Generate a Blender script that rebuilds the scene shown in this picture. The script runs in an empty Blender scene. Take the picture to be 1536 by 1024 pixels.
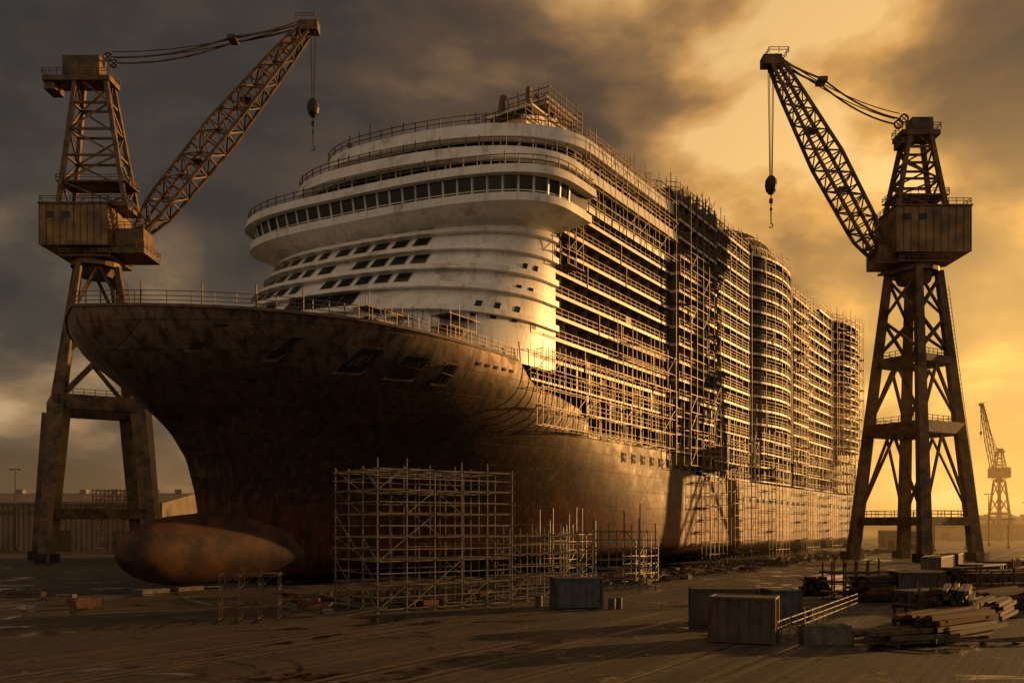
import bpy, math, random
from mathutils import Vector, Matrix
random.seed(7)
R=random.random
def U(a,b): return a+(b-a)*random.random()
sc=bpy.context.scene
sc.view_settings.view_transform='Standard'; sc.view_settings.look='None'; sc.view_settings.exposure=0

# ------------------------------------------------------------ mesh builder
class MB:
    def __init__(s): s.v=[];s.f=[];s.m=[]
    def poly(s,pts,m=0):
        n=len(s.v); s.v.extend([tuple(p) for p in pts]); s.f.append(tuple(range(n,n+len(pts)))); s.m.append(m)
    def bar(s,a,b,r=.05,m=0,r2=None,cap=False):
        a=Vector(a);b=Vector(b);d=b-a
        if d.length<1e-5: return
        d.normalize()
        up=Vector((0,0,1)) if abs(d.z)<.95 else Vector((1,0,0))
        x=d.cross(up).normalized(); y=d.cross(x).normalized()
        r2=r if r2 is None else r2
        n=len(s.v)
        for p,q in ((a,r),(b,r2)):
            for i,j in ((-1,-1),(1,-1),(1,1),(-1,1)): s.v.append(tuple(p+x*(i*q)+y*(j*q)))
        for i in range(4):
            j=(i+1)%4; s.f.append((n+i,n+j,n+4+j,n+4+i)); s.m.append(m)
        if cap or r>.12:
            s.f.append((n+3,n+2,n+1,n)); s.m.append(m); s.f.append((n+4,n+5,n+6,n+7)); s.m.append(m)
    def box(s,c,d,m=0,rz=0):
        cx,cy,cz=c; n=len(s.v); ca,sa=math.cos(rz),math.sin(rz)
        for k in (-1,1):
            for i,j in ((-1,-1),(1,-1),(1,1),(-1,1)):
                x=i*d[0]/2;y=j*d[1]/2
                s.v.append((cx+x*ca-y*sa,cy+x*sa+y*ca,cz+k*d[2]/2))
        for f in ((3,2,1,0),(4,5,6,7),(0,1,5,4),(1,2,6,5),(2,3,7,6),(3,0,4,7)):
            s.f.append(tuple(n+i for i in f)); s.m.append(m)
    def obj(s,name,mats,parent=None,smooth=False,merge=False):
        me=bpy.data.meshes.new(name); me.from_pydata(s.v,[],s.f); 
        for mt in mats: me.materials.append(mt)
        me.polygons.foreach_set('material_index',s.m)
        if smooth: me.polygons.foreach_set('use_smooth',[True]*len(s.f))
        me.update()
        if merge:
            import bmesh
            bm=bmesh.new(); bm.from_mesh(me); bmesh.ops.remove_doubles(bm,verts=bm.verts,dist=.001)
            bmesh.ops.recalc_face_normals(bm,faces=bm.faces); bm.to_mesh(me); bm.free()
        o=bpy.data.objects.new(name,me); sc.collection.objects.link(o)
        if parent: o.parent=parent
        return o
def empty(name,loc=(0,0,0),rz=0):
    e=bpy.data.objects.new(name,None); e.location=loc; e.rotation_euler=(0,0,rz); sc.collection.objects.link(e); return e
def lerp(a,b,t): return a+(b-a)*t
def tab(T,x):
    if x<=T[0][0]: return T[0][1]
    for (a,b),(c,d) in zip(T,T[1:]):
        if x<=c: return lerp(b,d,(x-a)/(c-a))
    return T[-1][1]

# ------------------------------------------------------------ materials
def nm(name):
    m=bpy.data.materials.new(name); m.use_nodes=True; nt=m.node_tree
    return m,nt,nt.nodes,nt.links,nt.nodes['Principled BSDF']
def mat(name,c1,c2,rough=.6,metal=0,scale=1.0,bump=.1,lo=.35,hi=.65,stretch=(1,1,1)):
    m,nt,N,L,b=nm(name)
    tc=N.new('ShaderNodeTexCoord'); mp=N.new('ShaderNodeMapping'); mp.inputs['Scale'].default_value=stretch
    L.new(tc.outputs['Object'],mp.inputs[0])
    n=N.new('ShaderNodeTexNoise'); n.inputs['Scale'].default_value=scale; n.inputs['Detail'].default_value=8; n.inputs['Roughness'].default_value=.65
    L.new(mp.outputs[0],n.inputs[0])
    r=N.new('ShaderNodeValToRGB'); r.color_ramp.elements[0].position=lo; r.color_ramp.elements[1].position=hi
    r.color_ramp.elements[0].color=(*c1,1); r.color_ramp.elements[1].color=(*c2,1)
    L.new(n.outputs[0],r.inputs[0]); L.new(r.outputs[0],b.inputs['Base Color'])
    b.inputs['Roughness'].default_value=rough; b.inputs['Metallic'].default_value=metal
    if bump:
        bp=N.new('ShaderNodeBump'); bp.inputs['Strength'].default_value=bump; bp.inputs['Distance'].default_value=.05
        L.new(n.outputs[0],bp.inputs['Height']); L.new(bp.outputs[0],b.inputs['Normal'])
    return m
M_edge=mat('deck_edge_paint',(.42,.33,.23),(.76,.68,.57),.5,0,.6,.1,.3,.6)
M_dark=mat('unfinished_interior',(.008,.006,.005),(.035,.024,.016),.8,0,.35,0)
M_prim=mat('primer_panel',(.05,.03,.018),(.17,.11,.06),.7,0,.8,.1)
M_part=mat('balcony_partition',(.09,.065,.04),(.28,.22,.16),.6,0,.5,.1)
M_scaf=mat('scaffold_steel',(.045,.028,.018),(.17,.115,.07),.5,.4,.5,0)
M_scafg=mat('scaffold_galvanised',(.07,.06,.05),(.26,.23,.195),.5,.4,.8,0)
M_plank=mat('scaffold_plank',(.03,.02,.012),(.13,.08,.045),.85,0,2,.1)
M_crane=mat('crane_paint',(.022,.011,.005),(.17,.085,.022),.55,.1,.5,.15,.38,.64)
M_crane2=mat('crane_house_paint',(.06,.034,.012),(.29,.155,.04),.55,.05,.35,.15)
M_steel=mat('dark_steel',(.012,.010,.008),(.05,.036,.028),.5,.5,1,0)
M_rail=mat('worn_rail_steel',(.10,.08,.06),(.30,.25,.20),.32,.9,1,0)
M_conc=mat('concrete_block',(.05,.042,.034),(.16,.13,.10),.9,0,1.2,.3)
M_wood=mat('timber',(.03,.018,.01),(.13,.075,.038),.85,0,2.5,.2)
M_shed=mat('shed_cladding',(.10,.072,.048),(.22,.165,.115),.6,.1,.2,0)
M_rust=mat('rust',(.035,.014,.007),(.14,.05,.02),.85,.1,1.5,.3)
M_bulb=mat('antifouling_rust',(.022,.011,.006),(.115,.040,.015),.7,.05,.5,.6,.38,.70)
M_hill=mat('hill_scrub',(.02,.02,.012),(.05,.04,.025),.95,0,.02,0)
m,nt,N,L,b=nm('window_glass'); b.inputs['Base Color'].default_value=(.010,.010,.010,1); b.inputs['Roughness'].default_value=.12; b.inputs['Specular IOR Level'].default_value=.3; M_glass=m
def cont_mat(name,c): return mat(name,tuple(x*.3 for x in c),c,.55,.1,1.3,.15,.3,.6)
def math_(op,a,b_=None,c=None):
    n=N.new('ShaderNodeMath'); n.operation=op
    for i,x in enumerate((a,b_,c)):
        if x is None: continue
        if isinstance(x,(int,float)): n.inputs[i].default_value=x
        else: L.new(x,n.inputs[i])
    return n.outputs[0]
def noise_(vec,scale,detail=6,rough=.6,st=None,dist=0):
    if st:
        mp=N.new('ShaderNodeMapping'); mp.inputs['Scale'].default_value=st; L.new(vec,mp.inputs[0]); vec=mp.outputs[0]
    n=N.new('ShaderNodeTexNoise'); n.inputs['Scale'].default_value=scale; n.inputs['Detail'].default_value=detail
    n.inputs['Roughness'].default_value=rough; n.inputs['Distortion'].default_value=dist; L.new(vec,n.inputs[0]); return n.outputs[0]
def mix_(f,a,b_,mode='MIX'):
    n=N.new('ShaderNodeMix'); n.data_type='RGBA'; n.blend_type=mode
    for i,x in ((0,f),(6,a),(7,b_)):
        if isinstance(x,(int,float)): n.inputs[i].default_value=x
        elif isinstance(x,tuple): n.inputs[i].default_value=(*x,1)
        else: L.new(x,n.inputs[i])
    return n.outputs[2]
def ramp_(f,els):
    r=N.new('ShaderNodeValToRGB'); cr=r.color_ramp
    while len(cr.elements)<len(els): cr.elements.new(.5)
    for e,(p,c) in zip(cr.elements,els):
        e.position=p; e.color=(*c,1) if isinstance(c,tuple) else (c,c,c,1)
    L.new(f,r.inputs[0]); return r.outputs[0]
# white ship paint: dirt, vertical run-off streaks
m,nt,N,L,b=nm('white_ship_paint'); M_white=m
tc=N.new('ShaderNodeTexCoord'); O=tc.outputs['Object']
dirt=noise_(O,.35,8,.68); st_=noise_(O,1.,5,.65,(1.3,1.3,.10))
c_=ramp_(dirt,[(.30,(.42,.36,.29)),(.44,(.70,.67,.61)),(.65,(.80,.78,.73))])
c_=mix_(ramp_(st_,[(.52,0.),(.70,.45)]),c_,(.24,.17,.11))
L.new(c_,b.inputs['Base Color']); b.inputs['Roughness'].default_value=.38
bp=N.new('ShaderNodeBump'); bp.inputs['Strength'].default_value=.15; bp.inputs['Distance'].default_value=.05; L.new(noise_(O,.5,3,.5),bp.inputs['Height']); L.new(bp.outputs[0],b.inputs['Normal'])
# hull
m,nt,N,L,b=nm('hull_plating'); M_hull=m
tc=N.new('ShaderNodeTexCoord'); sp=N.new('ShaderNodeSeparateXYZ'); L.new(tc.outputs['Object'],sp.inputs[0])
O=tc.outputs['Object']
big=noise_(O,.10,8,.66); zj=math_('ADD',sp.outputs[2],math_('MULTIPLY',math_('SUBTRACT',big,.5),7.)); zr=math_('DIVIDE',zj,30.)
base=ramp_(zr,[(.0,(.09,.032,.012)),(.15,(.11,.038,.015)),(.28,(.085,.029,.013)),(.35,(.055,.027,.016)),(.42,(.052,.037,.026)),(.62,(.072,.052,.036)),(.72,(.12,.086,.058)),(.78,(.25,.185,.13))])
strk=noise_(O,1.0,6,.65,(1.0,1.0,.05)); strk2=noise_(O,2.2,5,.6,(1.0,1.0,.04))
base=mix_(ramp_(strk,[(.46,0.),(.60,.7)]),base,(.030,.016,.009))
base=mix_(ramp_(strk2,[(.53,0.),(.64,.6)]),base,(.16,.072,.028))
pat=noise_(O,.45,9,.72,None,.6)
base=mix_(ramp_(pat,[(.55,0.),(.64,.65)]),base,(.16,.078,.034))
cb=N.new('ShaderNodeCombineXYZ'); L.new(sp.outputs[0],cb.inputs[0]); L.new(sp.outputs[2],cb.inputs[1])
br=N.new('ShaderNodeTexBrick'); L.new(cb.outputs[0],br.inputs[0]); br.inputs['Scale'].default_value=1; br.inputs['Brick Width'].default_value=6.5; br.inputs['Row Height'].default_value=2.3; br.inputs['Mortar Size'].default_value=.045
br.inputs['Color1'].default_value=(1,1,1,1); br.inputs['Color2'].default_value=(.66,.66,.66,1); br.inputs['Mortar'].default_value=(.4,.4,.4,1)
base=mix_(.85,base,br.outputs[0],'MULTIPLY')
L.new(base,b.inputs['Base Color'])
L.new(ramp_(pat,[(.3,.42),(.7,.68)]),b.inputs['Roughness']); b.inputs['Metallic'].default_value=.3; b.inputs['Specular IOR Level'].default_value=.3
bp=N.new('ShaderNodeBump'); bp.inputs['Strength'].default_value=.6; bp.inputs['Distance'].default_value=.1
hsum=math_('ADD',math_('ADD',math_('MULTIPLY',noise_(O,.35,3,.5),1.3),math_('MULTIPLY',pat,.25)),math_('MULTIPLY',br.outputs[1],-.6)); L.new(hsum,bp.inputs['Height']); L.new(bp.outputs[0],b.inputs['Normal'])
# ground
m,nt,N,L,b=nm('yard_ground'); M_ground=m
tc=N.new('ShaderNodeTexCoord'); O=tc.outputs['Object']
mpr=N.new('ShaderNodeMapping'); mpr.inputs['Rotation'].default_value=(0,0,math.radians(-56.5)); L.new(O,mpr.inputs[0]); OR=mpr.outputs[0]
n1=noise_(O,.09,9,.68,None,.5); n2=noise_(O,1.6,9,.75); n3=noise_(OR,.8,7,.7,(.035,1.2,1)); n4=noise_(O,.16,8,.66,None,.8); n5=noise_(OR,1.4,5,.6,(.012,1.6,1))
g=ramp_(n1,[(.36,(.014,.009,.006)),(.5,(.038,.024,.014)),(.64,(.085,.052,.028))])
g=mix_(ramp_(n3,[(.42,0.),(.56,.8)]),g,(.013,.009,.006))
g=mix_(ramp_(n5,[(.56,0.),(.66,.7)]),g,(.12,.078,.043))
g=mix_(ramp_(n2,[(.48,0.),(.68,.45)]),g,(.10,.064,.036))
wet=ramp_(n4,[(.54,0.),(.60,1.)])
g=mix_(math_('MULTIPLY',wet,.85),g,(.009,.006,.004))
L.new(g,b.inputs['Base Color']); L.new(ramp_(wet,[(0.,.78),(1.,.16)]),b.inputs['Roughness'])
bp=N.new('ShaderNodeBump'); bp.inputs['Distance'].default_value=.07
L.new(ramp_(wet,[(0.,.7),(1.,.12)]),bp.inputs['Strength'])
L.new(math_('ADD',n2,math_('MULTIPLY',n3,1.5)),bp.inputs['Height']); L.new(bp.outputs[0],b.inputs['Normal'])

# ------------------------------------------------------------ ground
g=MB(); g.poly([(-6000,-600,0),(6000,-600,0),(6000,9000,0),(-6000,9000,0)]); g.obj('ground',[M_ground])

# ------------------------------------------------------------ SHIP  (local: x = metres aft of bow, y = -w (w>0 port), z up)
ANG=math.atan2(.8335,.5525)
ship=empty('cruise_ship',(-40.2,79.1,0),ANG)
def S(s,w,z): return (s,-w,z)
W=24.
ST=[(.6,17),(3,14.5),(7,13.6),(10,13.1),(13.4,12.1),(16.6,9.8),(19.5,6.5),(22.8,2.7),(24.5,.9),(26.6,0)]
TOP=[(0,26.7),(12,26.1),(38,25.2),(39.5,23.4),(41,22.7),(46,22.2),(51.2,21.3),(53,20.2),(54.2,18.2),(91,17.9),(91.3,15),(208,14.8)]
def hb(s,z):
    x=max(0,s-tab(ST,z)); t=max(0,min(1,z/26))**1.5
    Lz=lerp(72,44,t); n=lerp(1.75,4.0,t); x=min(1,x/Lz)
    b=W*(1-(1-x)**n)+.35*min(1,x*25)*(1-x)
    if z<3.5: b*=1-.4*((3.5-z)/2.9)**2.2
    return b
sn=[0,.15,.4,.8,1.3,2,2.8,3.8]+[5+i*1.15 for i in range(28)]+[38,38.7,39.5,40.2,41,43,46,48,50,51.2,52,53,53.6,54.2,57,60]+list(range(64,91,4))+[91,91.3]+list(range(96,208,6))+[208]
def hullpt(sn_,r):
    zt=tab(TOP,sn_); z=.6+(zt-.6)*r
    s=sn_+tab(ST,z)*max(0,1-sn_/60)
    return s,hb(s,z) if sn_>0 else 0.0,z
h=MB(); NR=30
for sd in (1,-1):
    P=[[hullpt(s,j/NR) for j in range(NR+1)] for s in sn]
    for i in range(len(sn)-1):
        for j in range(NR):
            q=[P[i][j],P[i+1][j],P[i+1][j+1],P[i][j+1]]
            h.poly([S(a,sd*b_,c) for a,b_,c in q])
for i in range(len(sn)-1):
    a=hullpt(sn[i],0);c=hullpt(sn[i+1],0)
    h.poly([S(a[0],a[1],.6),S(c[0],c[1],.6),S(c[0],-c[1],.6),S(a[0],-a[1],.6)])
h.poly([S(208,24,.6),S(208,24,14.8),S(208,-24,14.8),S(208,-24,.6)])
h.obj('hull',[M_hull],ship,smooth=True,merge=True)
# bulb, flaring into the hull
bb=MB(); NA=32
def br_(s):
    if s<12: return max(0,1-((12-s)/7.6)**2)**.5
    return 1
ss=[4.4+ (12-4.4)*(1-math.cos(math.pi/2*i/14)) for i in range(15)]+[13,14.5,16,18,20,23,26,30]
for i in range(len(ss)-1):
    for j in range(NA):
        q=[]
        for (si,aj) in ((ss[i],j),(ss[i+1],j),(ss[i+1],j+1),(ss[i],j+1)):
            a=2*math.pi*aj/NA; r=br_(si); e=max(0,si-10)
            up_=math.sin(a); zz=4.1+up_*(3.6*r+(e*e*.022 if up_>0 else 0))-.2*(1-r)
            q.append(S(si,math.cos(a)*(3.0*r+e*.20),zz))
        bb.poly(q)
bb.obj('bulbous_bow',[M_bulb],ship,smooth=True,merge=True)
# deck, bulwark cap, railings, hull openings
d=MB()
ds=[.5,1,2,3,4.5,6,8,10,12,15,18,22,26,30,34,38,44]
for a,c in zip(ds,ds[1:]):
    d.poly([S(a+.3,hb(a,25)-.2,25),S(c+.3,hb(c,25)-.2,25),S(c+.3,-hb(c,25)+.2,25),S(a+.3,-hb(a,25)+.2,25)])
d.obj('forecastle_deck',[M_prim],ship)
def edge(s):
    z=tab(TOP,s); return hb(s+tab(ST,z)*max(0,1-s/60),z),z
rl=MB()
es=[0.02]+[.3*i for i in range(1,10)]+[3+1.2*i for i in range(30)]
for sd in (1,-1):
    prev=None
    for s in es:
        b_,z=edge(s); p=(s,sd*(b_-.1),z)
        if prev:
            rl.bar(S(*prev),S(*p),.13,1)
            for hh in (.45,.85,1.3): rl.bar(S(prev[0],prev[1],prev[2]+hh),S(p[0],p[1],p[2]+hh),.03)
        if int(s*10)%2==0 or s>3:
            rl.bar(S(*p),S(p[0],p[1],z+1.35),.04)
        prev=p
for s in (3,6,9,12): 
    b_,z=edge(s); rl.bar(S(s,b_-.2,z),S(s,b_-.2,z+2.2),.06)
rl.obj('bow_railing',[M_scaf,M_prim],ship)
op=MB()
def hull_open(s,z,w_,h_,skew=.2,fr=1.2):
    def P(ds_,dz,o): return S(s+ds_, hb(s+ds_,z+dz)+o, z+dz)
    for o,k,mm in ((.06,fr,1),(.11,1,0)):
        a=w_*k/2;c=h_*(1+(k-1)*1.4)/2
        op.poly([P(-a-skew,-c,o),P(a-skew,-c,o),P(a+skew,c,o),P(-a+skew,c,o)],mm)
    if w_>1.3:
        for t in (-.25,.1,.3): op.bar(P(t*w_,-h_/2,.14),P(t*w_+.1,h_/2,.14),.04,2)
        op.bar(P(-w_/2,.1,.14),P(w_/2,-.1,.14),.04,2)
for (s,z,w_,h_) in ((7.4,24.0,.7,1.9),(12.4,23.3,.8,1.7),(18.6,22.7,2.0,1.9),(23.2,22.5,2.4,1.9),(27.4,22.3,1.5,1.8)): hull_open(s,z,w_,h_)
for i in range(9): hull_open(64.5+i*3.1,16.1,1.35,1.25,0)
for i in range(5): hull_open(31+i*1.4,23.8,.5,.3,0)
for i in range(26): hull_open(98+i*4.1,11.6,.7,.7,0)
op.obj('hull_openings',[M_dark,M_part,M_steel],ship)

# --- superstructure front
def opt(th,P):
    sf,A,Wp,Ws,n=P
    sn_,cs=math.sin(th),math.cos(th); ww=(Wp if sn_>0 else Ws)*math.copysign(abs(sn_)**(2/n),sn_)
    return (sf+A*(1-max(0,cs)**(2/n))+.1*ww, ww)
TH=[-math.pi/2+math.pi*i/96 for i in range(97)]
def outline(P,se,inner=10):
    pts=[(se,-inner),(se,-P[3])]+[opt(t,P) for t in TH]+[(se,P[2]),(se,inner)]
    return pts
def loft(mb,o1,z1,o2,z2,m=0):
    for i in range(len(o1)-1):
        mb.poly([S(*o1[i],z1),S(*o1[i+1],z1),S(*o2[i+1],z2),S(*o2[i],z2)],m)
def body(z):
    t=(z-25)/18.; return (lerp(19,35.5,t),lerp(20.5,8.5,t),24.,14.5,2.5)
def thetas(P,step,w0=-99,w1=99):
    out=[];acc=0;last=None
    for i in range(3000):
        th=-math.pi/2+math.pi*i/3000; p=opt(th,P)
        if last:
            acc+=math.hypot(p[0]-last[0],p[1]-last[1])
            if acc>=step:
                acc-=step
                if w0<=p[1]<=w1: out.append(th)
        last=p
    return out
def grow(P,e): return (P[0]-e,P[1]+e*.6,P[2]+e*.6,P[3]+e*.6,P[4])
sp_=MB()
zs=[25+18*i/6 for i in range(7)]
for a,c in zip(zs,zs[1:]): loft(sp_,outline(body(a),46),a,outline(body(c),46),c)
for z in (29.8,32.7,35.2,37.9,40.4):
    A_=outline(body(z),46);Bo=outline(grow(body(z),.85),46);Bt=outline(grow(body(z+.75),.85),46);T_=outline(body(z+.95),46)
    loft(sp_,A_,z,Bo,z+.08);loft(sp_,Bo,z+.08,Bt,z+.75);loft(sp_,Bt,z+.75,T_,z+.9)
sp_.obj('superstructure_front',[M_white],ship,smooth=False)
wn=MB()
def panel(P0,z0,P1,z1,ta,tb,off,m,mb=wn):
    a=opt(ta,grow(P0,off));b_=opt(tb,grow(P0,off));c=opt(tb,grow(P1,off));d_=opt(ta,grow(P1,off))
    mb.poly([S(*a,z0),S(*b_,z0),S(*c,z1),S(*d_,z1)],m)
for z0,z1,st,wa,wb,frac in ((31.0,32.6,1.9,-14,11,.93),(33.9,34.95,2.4,-13.5,16,.62),(36.5,37.55,2.5,-13.5,16.5,.66),(39.1,40.15,2.7,-12,17,.6),(41.5,42.2,3.4,-8,16,.5)):
    ts=thetas(body((z0+z1)/2),st,wa,wb)
    for a,c in zip(ts,ts[1:]):
        if R()<.06: continue
        panel(body(z0-.12),z0-.12,body(z1+.12),z1+.12,a-(c-a)*.05,a+(c-a)*(frac+.05),.10,1)
        panel(body(z0),z0,body(z1),z1,a,a+(c-a)*frac,.14,0)
for z in (29.5,30.6,33.2,36):
    for w_ in ((23.2,23.7) if z>31 else (21.2,22.4,23.4)):
        th=math.asin((w_/24)**(1.25)); 
        panel(body(z),z,body(z+.85),z+.85,th,th+.045,.12,0)
wn.obj('front_windows',[M_glass,M_part],ship)

br=MB()   # bridge + upper tiers : mats white, glass, frame
lipP=(31.6,10.2,27.6,17.9,3.0)
glP=(32.6,9.9,26.8,17.1,3.0); glT=(32.2,10.0,27.1,17.4,3.0); brow=(31.1,10.6,28.3,18.5,3.0)
SE=48.5
loft(br,outline(body(41.6),46),41.6,outline(lipP,SE),43.0,0)
loft(br,outline(lipP,SE),43.0,outline(lipP,SE),43.9,0)
loft(br,outline(lipP,SE),43.9,outline(glP,SE),43.95,0)
loft(br,outline(glP,SE),43.9,outline(glT,SE),46.0,1)
loft(br,outline(glT,SE),46.0,outline(brow,SE),45.9,0)
loft(br,outline(brow,SE),45.9,outline(grow(brow,-.2),SE),46.9,0)
def tops(P,se,z,m=0):
    o=outline(P,se); n=len(o)
    for i in range(n//2):
        br.poly([S(*o[i],z),S(*o[i+1],z),S(*o[n-2-i],z),S(*o[n-1-i],z)],m)
tops(grow(brow,-.2),SE,46.88)
t2=(36.4,12.3,23.9,12.8,2.4);t2b=(34.7,12.8,25.2,14.2,2.4)
t3=(40.5,13.6,23.2,11.6,2.4);t3b=(38.6,14.2,24.6,13.0,2.4)
for P,Q,za,zb,zc,se in ((t2,t2b,46.9,50.2,51.4,80.5),(t3,t3b,51.4,54.3,55.8,80.5)):
    loft(br,outline(P,se),za,outline(P,se),zb,1)
    loft(br,outline(P,se),zb,outline(Q,se),zb-.15,0); loft(br,outline(Q,se),zb-.15,outline(grow(Q,-.25),se),zc,0); tops(grow(Q,-.25),se,zc-.02)
    loft(br,outline(grow(P,.12),se),za,outline(grow(P,.12),se),za+.9,0)
    loft(br,outline(grow(P,.4),se),za+1.9,outline(grow(P,.4),se),za+2.1,2)
for P0,P1,z0,z1,st in ((glP,glT,43.95,45.95,1.75),(t2,t2,46.9,50.1,2.2),(t3,t3,51.4,54.2,2.2)):
    for th in thetas(P0,st):
        a=opt(th,grow(P0,.06));c=opt(th,grow(P1,.06)); br.bar(S(*a,z0),S(*c,z1),.10 if z0<45 else .07,0)
    if z0>46:
        s=50
        while s<80:
            for sd in (P0[2],-P0[3]): br.bar(S(s,sd+math.copysign(.06,sd),z0),S(s,sd+math.copysign(.06,sd),z1),.08,2)
            s+=2.2
o=outline(grow(glP,.1),SE)
for a,c in zip(o,o[1:]): br.bar(S(*a,44.5),S(*c,44.5),.05,0)
br.obj('bridge_and_upper_decks',[M_white,M_glass,M_part],ship,smooth=False)

# --- rails following outlines
sc_=MB()
def railline(pts,z,hgt=1.1,step=1.6,mb=sc_,r=.045,rag=0,m=0):
    acc=0;prev=None
    for p in pts:
        if prev:
            L_=math.hypot(p[0]-prev[0],p[1]-prev[1])
            if L_<1e-4: continue
            for hh in (.5,1.): mb.bar(S(*prev,z+hh*hgt),S(*p,z+hh*hgt),r,m)
            t=step-acc
            while t<=L_:
                q=(lerp(prev[0],p[0],t/L_),lerp(prev[1],p[1],t/L_))
                mb.bar(S(*q,z),S(*q,z+hgt*(1.05+(R()*rag if R()<.4 else 0))),r*1.15,m); t+=step
            acc=L_-(t-step)
        prev=p
railline(outline(grow(t3b,-.4),80),55.8,1.2,1.7,rag=1.0,m=0)
railline(outline(grow(t2b,-.4),80),51.4,1.1,1.6,rag=.3)
railline(outline(grow(brow,-.5),SE-.3),46.9,1.15,1.6,rag=.3)
def sside(s0_,s1_,w0,w1,z0,z1,ds_=2.4,dz=2.0,r=.055,jit=.0,diag=.25,mb=sc_,m=0,over=1.6,pl=.55):
    n=max(1,round((s1_-s0_)/ds_)); nz=max(1,round((z1-z0)/dz))
    for i in range(n+1):
        s=lerp(s0_,s1_,i/n)
        for w_ in (w0,w1):
            mb.bar(S(s,w_,z0),S(s,w_,z1+R()*over),r,m)
    for k in range(nz+1):
        z=lerp(z0,z1,k/nz)
        for w_ in (w0,w1):
            mb.bar(S(s0_-.3,w_,z),S(s1_+.3,w_,z),r*.9,m)
        for i in range(n+1):
            s=lerp(s0_,s1_,i/n); mb.bar(S(s,w0,z),S(s,w1,z),r*.8,m)
            if i<n and k<nz and R()<diag:
                mb.bar(S(s,w1,z),S(lerp(s0_,s1_,(i+1)/n),w1,z+dz),r*.8,m)
            if i<n and R()<pl:
                s2=lerp(s0_,s1_,(i+1)/n); mb.poly([S(s,w0,z+.08),S(s2,w0,z+.08),S(s2,w1,z+.08),S(s,w1,z+.08)],2)
sside(46.5,50,24.4,25.6,38,43,1.6,1.6,.04)
sside(52,80,24.9,25.5,46.9,55.5,3.4,2.9,.035,over=3,pl=.1,diag=.1)
for a,c,w0,w1,z0,z1 in ((20,30,16,18,25.1,28.4),(28,40,19.5,22,25.1,28.8),(38,46,21,23.4,22.5,30)):
    sside(a,c,w0,w1,z0,z1,1.6,1.2,.035,m=0)

# --- balcony decks / side
def side_w(s,z=40):
    if s<81: w_=24.
    elif s<97: w_=25.3
    elif s<121: w_=23.2
    elif s<146: w_=23.2+2.9*max(0,math.sin(math.pi*(s-121)/25))**.6
    elif s<158: w_=24.5
    elif s<186: w_=23.4
    else: w_=23.4+2.9*max(0,math.sin(math.pi*(s-186)/24))**.6
    if z<25: w_=min(w_,24.1) if s<81 else min(w_,24.8)
    return w_
bk=MB() # mats: edge, dark, primer, partition, glass, white
levels=[18+2.72*k for k in range(16)]
def ztop(s): 
    if s<81: return 46.5
    if s<97: return 57.5
    if s<121: return 58.9
    if s<146: return 58.9
    if s<172: return 56.3
    return 58.9
def srange(s0_,s1_):
    xs=set([s0_,s1_]); s=s0_
    while s<s1_: xs.add(round(s,2)); s+=1.6
    for c in (81,97,121,146,158,186):
        if s0_<c<s1_: xs.add(c-.01); xs.add(c+.01)
    return sorted(xs)
for k,z in enumerate(levels+[15.2]):
    s0_= 46. if z>29 else (40.5 if z>21 else (54.5 if z>17 else 91.5))
    xs=srange(s0_,206.)
    zn=z+2.72 
    for a,c in zip(xs,xs[1:]):
        mid=(a+c)/2
        if z>ztop(mid)+.3: continue
        wa,wc=side_w(a,z),side_w(c,z)
        ia,ic=wa-2.6,wc-2.6
        th_=.42 if z>26 else .24
        bk.poly([S(a,wa,z),S(c,wc,z),S(c,wc,z+th_),S(a,wa,z+th_)],0)
        bk.poly([S(a,wa,z+th_),S(c,wc,z+th_),S(c,8,z+th_),S(a,8,z+th_)],3)
        bk.poly([S(a,wa,z),S(c,wc,z),S(c,8,z),S(a,8,z)],3)
        if c-a<.1: 
            if zn<=ztop(mid)+.5: bk.poly([S(a,wa-.05,z),S(c,wc-.05,z),S(c,wc-.05,zn),S(a,wa-.05,zn)],2)
            continue
        if z+1>ztop(mid): continue
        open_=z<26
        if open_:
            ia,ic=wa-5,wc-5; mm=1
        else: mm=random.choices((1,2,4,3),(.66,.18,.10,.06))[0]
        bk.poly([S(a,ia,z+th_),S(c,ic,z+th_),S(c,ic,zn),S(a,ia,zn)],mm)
        i=int(round(a/1.6))
        if not open_ and i%2==0 : bk.poly([S(a,ia,z+th_),S(a,wa-.12,z+th_),S(a,wa-.12,zn),S(a,ia,zn)],3)
        if open_ and i%2==0: bk.bar(S(a,wa-.3,z),S(a,wa-.3,zn),.12,0 if R()<.3 else 3)
        if open_ and R()<.12: bk.poly([S(a,wa-.4,z+.2),S(c,wc-.4,z+.2),S(c,wc-.4,zn),S(a,wa-.4,zn)],2)
        for hh in (.85,1.4):
            sc_.bar(S(a,wa-.05,z+hh),S(c,wc-.05,z+hh),.028,0)
        sc_.bar(S(a,wa-.05,z+th_),S(a,wa-.05,z+1.45),.03,0)
        if R()<.07: sc_.bar(S(a,wa+.05,z),S(a,wa+.05,zn),.05,0)
        if mid<81 and z>26 and R()<.012: bk.poly([S(a,wa-.02,z+.42),S(c,wc-.02,z+.42),S(c,wc-.02,z+1.35),S(a,wa-.02,z+1.35)],3)
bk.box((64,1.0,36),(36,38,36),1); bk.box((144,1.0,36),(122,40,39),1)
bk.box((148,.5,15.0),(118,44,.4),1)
bk.obj('balcony_decks',[M_edge,M_dark,M_prim,M_part,M_glass,M_white],ship)
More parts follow.
